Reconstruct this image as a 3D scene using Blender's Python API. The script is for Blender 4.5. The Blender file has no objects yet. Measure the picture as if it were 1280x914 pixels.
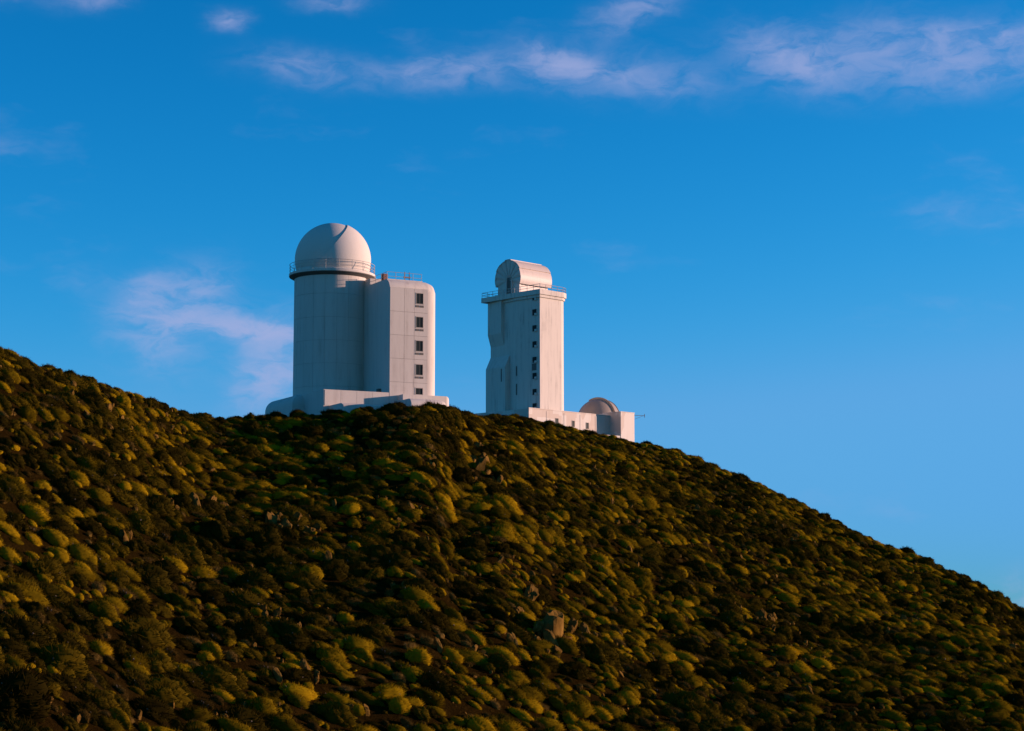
import bpy, bmesh, math, random
import numpy as np
from mathutils import Vector, Matrix, noise as mnoise

R = math.radians
scene = bpy.context.scene
COL = scene.collection

# ------------------------------------------------------------------ camera
F = 2380.0                      # focal length in photograph pixels (1280 wide)
PITCH = math.atan(288.0 / F)
SP, CP = math.sin(PITCH), math.cos(PITCH)
cam_data = bpy.data.cameras.new('camera')
cam_data.lens = 36.0 * F / 1280.0
cam_data.clip_end = 20000
cam = bpy.data.objects.new('camera', cam_data)
COL.objects.link(cam)
cam.rotation_euler = (R(90) + PITCH, 0, 0)
scene.camera = cam

# ------------------------------------------------------------------ sun, sky, exposure
SUN_AZ, SUN_EL = R(9.0), R(7.2)     # azimuth beyond the right-hand side, elevation
sun_dir = Vector((math.cos(SUN_AZ) * math.cos(SUN_EL), math.sin(SUN_AZ) * math.cos(SUN_EL), math.sin(SUN_EL)))
sd = bpy.data.lights.new('sun', 'SUN')
sd.energy = 5.0
sd.angle = R(0.5)
sd.color = (1.0, 0.67, 0.55)
sun = bpy.data.objects.new('sun', sd)
COL.objects.link(sun)
sun.rotation_euler = sun_dir.to_track_quat('Z', 'Y').to_euler()

world = bpy.data.worlds.new('World')
scene.world = world
world.use_nodes = True


class NT:
    """tiny helper for building node trees"""
    def __init__(self, tree):
        self.t = tree

    def n(self, typ, **kw):
        nd = self.t.nodes.new(typ)
        for k, v in kw.items():
            setattr(nd, k, v)
        return nd

    def link(self, a, b):
        self.t.links.new(a, b)

    def put(self, sock, v):
        if isinstance(v, bpy.types.NodeSocket):
            self.link(v, sock)
        elif v is not None:
            sock.default_value = v

    def m(self, op, a, b=None, c=None, clamp=False):
        nd = self.n('ShaderNodeMath', operation=op)
        nd.use_clamp = clamp
        for i, v in enumerate((a, b, c)):
            self.put(nd.inputs[i], v)
        return nd.outputs[0]

    def mix(self, f, a, b, blend='MIX'):
        nd = self.n('ShaderNodeMix', data_type='RGBA', blend_type=blend)
        self.put(nd.inputs[0], f)
        self.put(nd.inputs[6], a if not isinstance(a, tuple) else (*a, 1)[:4])
        self.put(nd.inputs[7], b if not isinstance(b, tuple) else (*b, 1)[:4])
        return nd.outputs[2]

    def noise(self, vec, scale, detail=4, rough=.55, dist=0.0):
        nd = self.n('ShaderNodeTexNoise')
        self.put(nd.inputs['Vector'], vec)
        nd.inputs['Scale'].default_value = scale
        nd.inputs['Detail'].default_value = detail
        nd.inputs['Roughness'].default_value = rough
        nd.inputs['Distortion'].default_value = dist
        return nd

    def ramp(self, f, stops):
        nd = self.n('ShaderNodeValToRGB')
        self.put(nd.inputs[0], f)
        el = nd.color_ramp.elements
        while len(el) < len(stops):
            el.new(0.5)
        for e, (p, c) in zip(el, stops):
            e.position = p
            e.color = (*c, 1) if len(c) == 3 else c
        return nd.outputs[0]

    def maprange(self, v, a, b, c=0.0, d=1.0, smooth=True):
        nd = self.n('ShaderNodeMapRange')
        nd.interpolation_type = 'SMOOTHSTEP' if smooth else 'LINEAR'
        self.put(nd.inputs[0], v)
        for i, q in enumerate((a, b, c, d)):
            nd.inputs[1 + i].default_value = q
        return nd.outputs[0]


def build_world():
    w = NT(world.node_tree)
    bg = world.node_tree.nodes['Background']
    sky = w.n('ShaderNodeTexSky', sky_type='NISHITA')
    sky.sun_disc = False
    sky.sun_elevation = SUN_EL
    sky.sun_rotation = R(90) - SUN_AZ
    sky.altitude = 2400
    sky.dust_density = 0.3
    sky.ozone_density = 4.0
    gam = w.n('ShaderNodeGamma')
    gam.inputs[1].default_value = 1.2
    w.link(sky.outputs[0], gam.inputs[0])
    lit = w.mix(1.0, gam.outputs[0], (0.21, 1.22, 1.27), 'MULTIPLY')
    # thick air near the horizon flattens the brightness
    sc0 = w.n('ShaderNodeSeparateColor'); w.link(lit, sc0.inputs[0])
    cc0 = w.n('ShaderNodeCombineColor')
    for i_, lim in enumerate((.7, 2.6, 5.2)):
        ch = sc0.outputs[i_]
        if i_ == 0:
            ch = w.m('MULTIPLY', w.m('POWER', ch, 3.0), 130.0)
        w.link(w.m('SMOOTH_MIN', ch, lim, lim * .6), cc0.inputs[i_])
    blue = cc0.outputs[0]
    # direction of view -> azimuth / elevation in degrees
    tc = w.n('ShaderNodeTexCoord')
    sep = w.n('ShaderNodeSeparateXYZ')
    w.link(tc.outputs['Generated'], sep.inputs[0])
    az = w.m('MULTIPLY', w.m('ARCTAN2', sep.outputs[0], sep.outputs[1]), 57.2958)
    el = w.m('MULTIPLY', w.m('ARCSINE', sep.outputs[2]), 57.2958)
    # slow wind-blown warp of the cloud field
    comb = w.n('ShaderNodeCombineXYZ')
    w.link(az, comb.inputs[0]); w.link(w.m('MULTIPLY', el, 1.6), comb.inputs[1])
    wn = w.noise(comb.outputs[0], .55, 4, .6)
    ws = w.n('ShaderNodeSeparateColor'); w.link(wn.outputs['Color'], ws.inputs[0])
    azw = w.m('ADD', az, w.m('MULTIPLY', w.m('SUBTRACT', ws.outputs[0], .5), 1.5))
    elw = w.m('ADD', el, w.m('MULTIPLY', w.m('SUBTRACT', ws.outputs[1], .5), .8))
    c2 = w.n('ShaderNodeCombineXYZ')
    w.link(w.m('MULTIPLY', azw, .55), c2.inputs[0]); w.link(w.m('MULTIPLY', elw, 1.35), c2.inputs[1])
    fine = w.noise(c2.outputs[0], 1.3, 10, .60, .5).outputs['Fac']
    # single clouds: azimuth, elevation, half length, half height (degrees), tilt, strength
    clouds = []
    def cl(u, v, su, sv, tilt, k):
        clouds.append((math.degrees(math.atan((u - 640) / F)), math.degrees(math.atan((457 - v) / F) + PITCH),
                       su / F * 57.3, sv / F * 57.3, tilt, k))
    cl(760, 95, 120, 22, -6, .55); cl(705, 78, 42, 12, -18, .85); cl(540, 92, 95, 17, 4, .55)
    cl(365, 88, 55, 17, -4, .40); cl(1000, 85, 60, 24, -22, .75); cl(1130, 78, 150, 34, -2, .6)
    cl(1250, 62, 70, 12, -3, .55); cl(1235, 105, 90, 24, 4, .40); cl(795, 15, 60, 20, 24, .55)
    cl(103, 8, 34, 14, 12, .7); cl(276, 33, 17, 11, 0, .75); cl(12, 6, 50, 17, 0, .45)
    cl(405, 4, 40, 10, 0, .40); cl(230, 388, 52, 34, 25, .85); cl(192, 418, 46, 52, 55, .48)
    cl(305, 412, 62, 10, -3, 1.9); cl(350, 419, 40, 11, -6, 1.4); cl(348, 458, 40, 50, 20, 1.0)
    cl(320, 480, 34, 26, 60, .62); cl(180, 368, 24, 16, 40, .4); cl(1290, 745, 44, 24, 0, .35)
    total = None
    for a0, e0, sa, se, tilt, k in clouds:
        da = w.m('SUBTRACT', azw, a0); de = w.m('SUBTRACT', elw, e0)
        ct, st = math.cos(R(tilt)), math.sin(R(tilt))
        p = w.m('MULTIPLY', w.m('ADD', w.m('MULTIPLY', da, ct), w.m('MULTIPLY', de, st)), 1.0 / sa)
        q = w.m('MULTIPLY', w.m('SUBTRACT', w.m('MULTIPLY', de, ct), w.m('MULTIPLY', da, st)), 1.0 / se)
        g = w.m('ADD', w.m('MULTIPLY', p, p), w.m('MULTIPLY', q, q))
        g = w.m('MULTIPLY', w.m('POWER', 2.71828, w.m('MULTIPLY', g, -1.0)), k)
        total = g if total is None else w.m('ADD', total, g)
    body = w.m('MULTIPLY', total, w.maprange(fine, .30, .70, .15, 1.15))
    # the same thin cirrus carried on over the rest of the sky
    c3 = w.n('ShaderNodeCombineXYZ')
    w.link(w.m('MULTIPLY', azw, .10), c3.inputs[0]); w.link(w.m('MULTIPLY', elw, .28), c3.inputs[1])
    wide = w.noise(c3.outputs[0], 1.0, 5, .6).outputs['Fac']
    veil = w.m('MULTIPLY', w.maprange(wide, .55, .80), .30)
    veil = w.m('MULTIPLY', veil, w.maprange(fine, .3, .7, .3, 1.0))
    fac = w.m('MULTIPLY', w.m('SUBTRACT', 1.0, w.m('POWER', 2.71828, w.m('MULTIPLY', w.m('ADD', body, veil), -1.35))), .80)
    k = 1 / .15
    col = w.mix(fac, blue, (.40 * k, .44 * k, .72 * k))
    w.link(col, bg.inputs[0])
    bg.inputs[1].default_value = 0.10


build_world()
vs = scene.view_settings
vs.view_transform = 'Standard'
vs.look = 'None'
vs.exposure = 0.6
vs.gamma = 1.0
vs.use_curve_mapping = False

# ------------------------------------------------------------------ helpers
rng = random.Random(7)


def Zat(v, d):
    """height of a point at forward distance d seen at photo row v"""
    q = 457.0 - v
    return d * (F * SP + q * CP) / (F * CP - q * SP)


def Xat(u, d, v=457.0):
    return d * (u - 640.0) / (F * CP - (457.0 - v) * SP)


def tag(o, label=None, cat=None, group=None, kind=None):
    if label: o['label'] = label
    if cat: o['category'] = cat
    if group: o['group'] = group
    if kind: o['kind'] = kind
    return o


def empty(name, loc, rz=0.0):
    o = bpy.data.objects.new(name, None)
    o.empty_display_size = .2
    o.location = loc
    o.rotation_euler = (0, 0, rz)
    COL.objects.link(o)
    return o


def link_mesh(name, me, parent=None, mat=None):
    o = bpy.data.objects.new(name, me)
    if mat is not None and not me.materials:
        me.materials.append(mat)
    COL.objects.link(o)
    if parent is not None:
        o.parent = parent
    return o


def from_bm(name, bm, mat, parent=None, smooth=False, angle=None):
    me = bpy.data.meshes.new(name)
    bmesh.ops.recalc_face_normals(bm, faces=bm.faces[:])
    bm.to_mesh(me)
    bm.free()
    if smooth:
        for p in me.polygons:
            p.use_smooth = True
        if angle is not None:
            me.set_sharp_from_angle(angle=angle)
    return link_mesh(name, me, parent, mat)


def bm_box(bm, x0, x1, y0, y1, z0, z1):
    vs_ = [bm.verts.new((x, y, z)) for z in (z0, z1) for x, y in ((x0, y0), (x1, y0), (x1, y1), (x0, y1))]
    for f in ((3, 2, 1, 0), (4, 5, 6, 7), (0, 1, 5, 4), (1, 2, 6, 5), (2, 3, 7, 6), (3, 0, 4, 7)):
        bm.faces.new([vs_[i] for i in f])


def box(name, mat, parent, x0, x1, y0, y1, z0, z1, bevel=0.0):
    bm = bmesh.new()
    bm_box(bm, x0, x1, y0, y1, z0, z1)
    if bevel:
        bmesh.ops.bevel(bm, geom=bm.edges[:], offset=bevel, segments=2, affect='EDGES', profile=.5)
    return from_bm(name, bm, mat, parent)


def bm_prism(bm, poly, z0, z1):
    a = [bm.verts.new((x, y, z0)) for x, y in poly]
    b = [bm.verts.new((x, y, z1)) for x, y in poly]
    n = len(poly)
    bm.faces.new(a[::-1]); bm.faces.new(b)
    for i in range(n):
        bm.faces.new((a[i], a[(i + 1) % n], b[(i + 1) % n], b[i]))


def bm_bar(bm, p, q, r, n=6):
    p, q = Vector(p), Vector(q)
    d = (q - p).normalized()
    s = d.orthogonal().normalized()
    t = d.cross(s)
    A, B = [], []
    for i in range(n):
        a = 2 * math.pi * i / n
        o = (s * math.cos(a) + t * math.sin(a)) * r
        A.append(bm.verts.new(p + o)); B.append(bm.verts.new(q + o))
    bm.faces.new(A[::-1]); bm.faces.new(B)
    for i in range(n):
        bm.faces.new((A[i], A[(i + 1) % n], B[(i + 1) % n], B[i]))


def bar(name, mat, parent, p, q, r, n=6):
    bm = bmesh.new()
    bm_bar(bm, p, q, r, n)
    return from_bm(name, bm, mat, parent)


def rounded_box(name, mat, parent, x0, x1, y0, y1, z0, z1, edges, r, seg=10):
    """box whose named edges are rolled over; an edge is named by the two sides it joins"""
    bm = bmesh.new()
    bm_box(bm, x0, x1, y0, y1, z0, z1)
    side = {'x0': (0, x0), 'x1': (0, x1), 'y0': (1, y0), 'y1': (1, y1), 'z0': (2, z0), 'z1': (2, z1)}
    pick = []
    for e in bm.edges:
        for a, b in edges:
            if all(abs(v.co[side[s][0]] - side[s][1]) < 1e-5 for v in e.verts for s in (a, b)):
                pick.append(e)
    bmesh.ops.bevel(bm, geom=list(set(pick)), offset=r, segments=seg, affect='EDGES', profile=.5)
    return from_bm(name, bm, mat, parent, True, R(25))


# ------------------------------------------------------------------ materials
def new_mat(name):
    m = bpy.data.materials.new(name)
    m.use_nodes = True
    t = NT(m.node_tree)
    b = m.node_tree.nodes['Principled BSDF']
    return m, t, b


def wall_mat(name, base, dirt, amount=.5, rough=.75, scale=1.0, patch=None):
    m, t, b = new_mat(name)
    tc = t.n('ShaderNodeTexCoord')
    mp = t.n('ShaderNodeMapping')
    t.link(tc.outputs['Object'], mp.inputs[0])
    mp.inputs['Scale'].default_value = (1.1 * scale, 1.1 * scale, .09 * scale)
    streak = t.noise(mp.outputs[0], 1.3, 5, .6).outputs['Fac']
    blot = t.noise(tc.outputs['Object'], .5 * scale, 4, .6).outputs['Fac']
    f = t.m('MULTIPLY', t.maprange(streak, .45, .75), t.maprange(blot, .35, .7, .25, 1.0))
    c = t.mix(t.m('MULTIPLY', f, amount), base, dirt)
    if patch:
        mp2 = t.n('ShaderNodeMapping')
        t.link(tc.outputs['Object'], mp2.inputs[0])
        mp2.inputs['Scale'].default_value = (.45, .45, .28)
        vo = t.n('ShaderNodeTexVoronoi', distance='CHEBYCHEV')
        t.link(mp2.outputs[0], vo.inputs['Vector'])
        vo.inputs['Scale'].default_value = 1.0
        sc_ = t.n('ShaderNodeSeparateColor'); t.link(vo.outputs['Color'], sc_.inputs[0])
        c = t.mix(t.m('MULTIPLY', t.maprange(sc_.outputs[0], .5, .62), .6), c, patch)
    info = t.n('ShaderNodeObjectInfo')
    c = t.mix(t.m('MULTIPLY', info.outputs['Random'], .10), c, dirt)
    t.link(c, b.inputs['Base Color'])
    b.inputs['Roughness'].default_value = rough
    b.inputs['Specular IOR Level'].default_value = .3
    bp = t.n('ShaderNodeBump')
    bp.inputs['Strength'].default_value = .25
    bp.inputs['Distance'].default_value = .03
    t.link(t.noise(tc.outputs['Object'], 3.0, 5, .7).outputs['Fac'], bp.inputs['Height'])
    t.link(bp.outputs[0], b.inputs['Normal'])
    return m


def plain_mat(name, col, rough=.6, metal=0.0, var=.15):
    m, t, b = new_mat(name)
    tc = t.n('ShaderNodeTexCoord')
    nf = t.noise(tc.outputs['Object'], 2.0, 4, .6).outputs['Fac']
    dk = tuple(c * (1 - var) for c in col)
    lt = tuple(min(1, c * (1 + var)) for c in col)
    t.link(t.mix(nf, dk, lt), b.inputs['Base Color'])
    b.inputs['Roughness'].default_value = rough
    b.inputs['Metallic'].default_value = metal
    return m


M = {}
M['white'] = wall_mat('white_render', (.59, .51, .43), (.33, .26, .21), .6)
M['tower'] = wall_mat('tower_concrete', (.60, .52, .435), (.22, .19, .165), .7)
M['annex'] = wall_mat('annex_plaster', (.63, .56, .48), (.44, .34, .26), .6, patch=(.48, .365, .28))
M['dome'] = wall_mat('dome_paint', (.60, .53, .455), (.46, .40, .34), .22, .85)
M['joint'] = plain_mat('joint_sealant', (.20, .155, .125), .9)
M['dark'] = plain_mat('dark_steel', (.10, .085, .07), .7)
M['rail'] = plain_mat('rail_galvanised', (.42, .37, .31), .45, .2)
M['rust'] = plain_mat('rusty_box', (.22, .09, .06), .8)
M['hood'] = wall_mat('hood_sheet', (.60, .49, .41), (.36, .28, .22), .4, .5)
M['grey_dome'] = wall_mat('dome_sheet_metal', (.34, .27, .21), (.2, .16, .12), .4, .45)
M['frame'] = plain_mat('window_frame', (.40, .34, .28), .8)


def glass_mat():
    m, t, b = new_mat('window_glass')
    b.inputs['Base Color'].default_value = (.018, .028, .028, 1)
    b.inputs['Roughness'].default_value = .55
    b.inputs['Specular IOR Level'].default_value = .06
    return m


M['glass'] = glass_mat()


def foliage_mat(name, dark, mid, light, trans=.25, seed=0.0):
    m, t, b = new_mat(name)
    out = m.node_tree.nodes['Material Output']
    info = t.n('ShaderNodeObjectInfo')
    tc = t.n('ShaderNodeTexCoord')
    ad = t.n('ShaderNodeVectorMath', operation='ADD')
    t.link(tc.outputs['Object'], ad.inputs[0])
    sc_ = t.n('ShaderNodeVectorMath', operation='SCALE')
    sc_.inputs[0].default_value = (31.7, 17.3, 5.1)
    t.link(info.outputs['Random'], sc_.inputs['Scale'])
    t.link(sc_.outputs[0], ad.inputs[1])
    nf = t.noise(ad.outputs[0], 4.5, 3, .6).outputs['Fac']
    v = t.m('ADD', t.m('MULTIPLY', info.outputs['Random'], .55), t.m('MULTIPLY', nf, .55))
    c = t.ramp(v, [(.18, dark), (.55, mid), (.90, light)])
    d1 = t.n('ShaderNodeBsdfDiffuse'); d1.inputs['Roughness'].default_value = .6
    d2 = t.n('ShaderNodeBsdfTranslucent')
    t.link(c, d1.inputs[0]); t.link(c, d2.inputs[0])
    mx = t.n('ShaderNodeMixShader'); mx.inputs[0].default_value = trans
    t.link(d1.outputs[0], mx.inputs[1]); t.link(d2.outputs[0], mx.inputs[2])
    t.link(mx.outputs[0], out.inputs[0])
    return m


M['broom'] = foliage_mat('broom_foliage', (.034, .024, .002), (.160, .101, .004), (.42, .248, .006), .2)
M['evergreen'] = foliage_mat('evergreen_foliage', (.014, .010, .002), (.039, .027, .003), (.105, .067, .004), .12)
M['dry'] = foliage_mat('dry_twigs', (.040, .023, .005), (.090, .051, .010), (.20, .116, .026), .12)
M['wood'] = plain_mat('woody_stem', (.17, .12, .08), .9, var=.3)


def rock_mat():
    m, t, b = new_mat('lava_rock')
    tc = t.n('ShaderNodeTexCoord'); info = t.n('ShaderNodeObjectInfo')
    n1 = t.noise(tc.outputs['Object'], 1.6, 6, .65).outputs['Fac']
    c = t.ramp(n1, [(.3, (.05, .026, .006)), (.55, (.17, .092, .020)), (.75, (.33, .185, .042))])
    c = t.mix(t.m('MULTIPLY', info.outputs['Random'], .5), c, (.06, .032, .007))
    t.link(c, b.inputs['Base Color'])
    b.inputs['Roughness'].default_value = 1.0
    b.inputs['Specular IOR Level'].default_value = 0.0
    bp = t.n('ShaderNodeBump'); bp.inputs['Strength'].default_value = .7; bp.inputs['Distance'].default_value = .12
    t.link(t.noise(tc.outputs['Object'], 5, 6, .7).outputs['Fac'], bp.inputs['Height'])
    t.link(bp.outputs[0], b.inputs['Normal'])
    return m


M['rock'] = rock_mat()


def ground_mat():
    m, t, b = new_mat('volcanic_soil')
    tc = t.n('ShaderNodeTexCoord')
    n1 = t.noise(tc.outputs['Object'], .35, 6, .65).outputs['Fac']
    n2 = t.noise(tc.outputs['Object'], 3.2, 5, .7).outputs['Fac']
    c = t.ramp(n1, [(.3, (.010, .0055, .001)), (.55, (.018, .010, .002)), (.75, (.034, .018, .003))])
    c = t.mix(t.maprange(n2, .58, .72, 0, .55), c, (.06, .033, .005))
    t.link(c, b.inputs['Base Color'])
    b.inputs['Roughness'].default_value = 1.0
    b.inputs['Specular IOR Level'].default_value = 0.0
    bp = t.n('ShaderNodeBump'); bp.inputs['Strength'].default_value = 1.0; bp.inputs['Distance'].default_value = .25
    t.link(n2, bp.inputs['Height'])
    t.link(bp.outputs[0], b.inputs['Normal'])
    return m


M['ground'] = ground_mat()

# ------------------------------------------------------------------ terrain
SKY = [(-1700, 250, 80, 150), (-800, 330, 88, 160), (-300, 385, 95, 172), (0, 428, 100, 182), (50, 452, 103, 188), (100, 463, 106, 194),
       (150, 480, 109, 202), (200, 503, 112, 212), (240, 517, 114, 220), (270, 522, 116, 224), (300, 521, 117, 226),
       (335, 516, 119, 227), (400, 512, 122, 226), (490, 508, 126, 226), (530, 507, 128, 228), (560, 508, 130, 232), (578, 514, 132, 246), (606, 519, 134, 305),
       (630, 520, 136, 355), (660, 521, 138, 364), (700, 535, 140, 369), (750, 546, 143, 374), (795, 556, 146, 379),
       (850, 570, 149, 378), (880, 580, 150, 372), (950, 607, 154, 356), (1000, 630, 157, 342), (1050, 655, 160, 328),
       (1100, 680, 162, 315), (1150, 700, 165, 302), (1200, 722, 167, 291), (1240, 743, 169, 283), (1280, 767, 170, 276),
       (1500, 860, 178, 262), (2000, 1040, 190, 260), (3000, 1350, 200, 260)]
_us = np.array([s[0] for s in SKY], float)
_ug = np.arange(-1700, 3001, 2.0)


def _tab(k, w):
    a = np.interp(_ug, _us, np.array([s[k] for s in SKY], float))
    ker = np.ones(w) / w
    return np.convolve(np.pad(a, w // 2, mode='edge'), ker, 'valid')[:len(a)]


T_V, T_N, T_S = _tab(1, 11), _tab(2, 61), _tab(3, 41)
FX = F * CP


def fbm(x, y):
    s = 0
    for k, (fq, am) in enumerate(((.055, .55), (.12, .33), (.27, .17), (.61, .08))):
        s = s + am * (np.sin(fq * (x * .92 + y * .39) + 1.3 * k + 1.7 * np.sin(fq * .7 * y + k)) *
                      np.sin(fq * (y * .88 - x * .47) + 2.1 * k + 1.4 * np.sin(fq * .6 * x - k)))
    return s


def ground_z(x, y):
    x = np.asarray(x, float); y = np.maximum(np.asarray(y, float), 1.0)
    u = np.clip(640 + FX * x / y, -1700, 3000)
    vsk = np.interp(u, _ug, T_V); dn = np.interp(u, _ug, T_N); ds = np.interp(u, _ug, T_S)
    vsk = vsk + .75 / ds * F                      # room for the scrub standing on the crest
    vb = np.maximum(914, vsk + 160)
    zs, zn = Zat(vsk, ds), Zat(vb, dn)
    tt = np.clip((1 / np.maximum(y, 20) - 1 / ds) / (1 / dn - 1 / ds), 0, None)
    v = vsk + (vb - vsk) * np.power(np.clip(tt, 0, 1), np.interp(u, (500, 570, 625, 760, 900, 1100), (1.12, 1.18, 1.75, 1.55, 1.3, 1.12)))
    zh = np.where(y <= ds, Zat(v, y), 0)
    slope_n = (zs - zn) / (ds - dn) * 1.1
    zh = np.where(y < dn, zn - slope_n * (dn - y), zh)
    e = np.minimum(y - ds, 600.0)
    k = np.minimum(zs / ds - .02, 0.0)
    back = zs + k * e - np.where(e < 110, e * e / 480.0, 110 * 110 / 480.0 + (e - 110) * .458)
    far = np.maximum(y - ds - 600, 0)
    back = back - far * .03
    z = np.where(y > ds, back, zh)
    z = np.maximum(z, -2.2 - .13 * y) if np.ndim(z) else max(float(z), -2.2 - .13 * float(y))
    amp = np.clip((y - 8) / 50, 0, 1) * np.clip((ds - y) / 30 + .25, .25, 1)
    return z + fbm(x, y) * 1.7 * amp


def crest(x, y):
    return float(np.interp(640 + FX * x / y, _ug, T_S))


def build_terrain():
    us = np.concatenate([np.arange(-1700, -100, 40), np.arange(-100, 1400, 9), np.arange(1400, 3001, 40)]).astype(float)
    ds = np.concatenate([[4, 10, 20, 35, 50, 65], np.arange(78, 400, 2.0), np.geomspace(404, 7000, 40)])
    U, D = np.meshgrid(us, ds)
    X = D * (U - 640) / FX
    Zg = ground_z(X, D)
    vv = np.stack([X, D, Zg], -1).reshape(-1, 3)
    nu = len(us)
    fs = [(r * nu + c, r * nu + c + 1, (r + 1) * nu + c + 1, (r + 1) * nu + c) for r in range(len(ds) - 1) for c in range(nu - 1)]
    me = bpy.data.meshes.new('hillside')
    me.from_pydata(vv.tolist(), [], fs)
    for p in me.polygons:
        p.use_smooth = True
    o = link_mesh('hillside', me, None, M['ground'])
    tag(o, kind='structure')


build_terrain()


def ray_ground(u, v):
    """where the line of sight through photo pixel (u, v) meets the slope"""
    lo = 60.0
    for d in np.arange(85, 420, .5):
        if ground_z(Xat(u, d, v), d) >= Zat(v, d):
            return Xat(u, d, v), d
    d = crest(Xat(u, 250), 250) - 1.0
    return Xat(u, d, v), d


# ------------------------------------------------------------------ domed solar tower
class Frame:
    """local frame of a building: x along its sunlit front, -y out of that front"""
    def __init__(self, x, y, z, ang):
        self.o = Vector((x, y, z)); self.a = ang
        self.c, self.s = math.cos(ang), math.sin(ang)

    def lx(self, u, ly, v=430.0):
        """local x at which the plane local y = ly is seen in photo column u"""
        k = (u - 640.0) / (F * CP - (457.0 - v) * SP)
        # world x = k * world y ; wx = ox + lx c - ly s ; wy = oy + lx s + ly c
        return (k * (self.o.y + ly * self.c) - self.o.x + ly * self.s) / (self.c - k * self.s)

    def depth(self, lx, ly):
        return self.o.y + lx * self.s + ly * self.c

    def z(self, v, lx, ly):
        return Zat(v, self.depth(lx, ly)) - self.o.z


def hole_panel(bm, x0, x1, z0, z1, hx0, hx1, hz0, hz1, y0, y1):
    """flat panel lying in x/z with one opening"""
    bm_box(bm, x0, hx0, y0, y1, z0, z1)
    bm_box(bm, hx1, x1, y0, y1, z0, z1)
    bm_box(bm, hx0, hx1, y0, y1, z0, hz0)
    bm_box(bm, hx0, hx1, y0, y1, hz1, z1)


def arc_panel(name, mat, parent, r0, r1, a0, a1, z0, z1, n=6):
    bm = bmesh.new()
    rows = []
    for i in range(n + 1):
        a = a0 + (a1 - a0) * i / n
        c, s = math.cos(a), math.sin(a)
        rows.append([bm.verts.new((r * c, r * s, z)) for r, z in ((r1, z0), (r1, z1), (r0, z1), (r0, z0))])
    for i in range(n):
        p, q = rows[i], rows[i + 1]
        for k in range(4):
            bm.faces.new((p[k], p[(k + 1) % 4], q[(k + 1) % 4], q[k]))
    bm.faces.new(rows[0][::-1]); bm.faces.new(rows[-1])
    return from_bm(name, bm, mat, parent, True, R(30))


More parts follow.
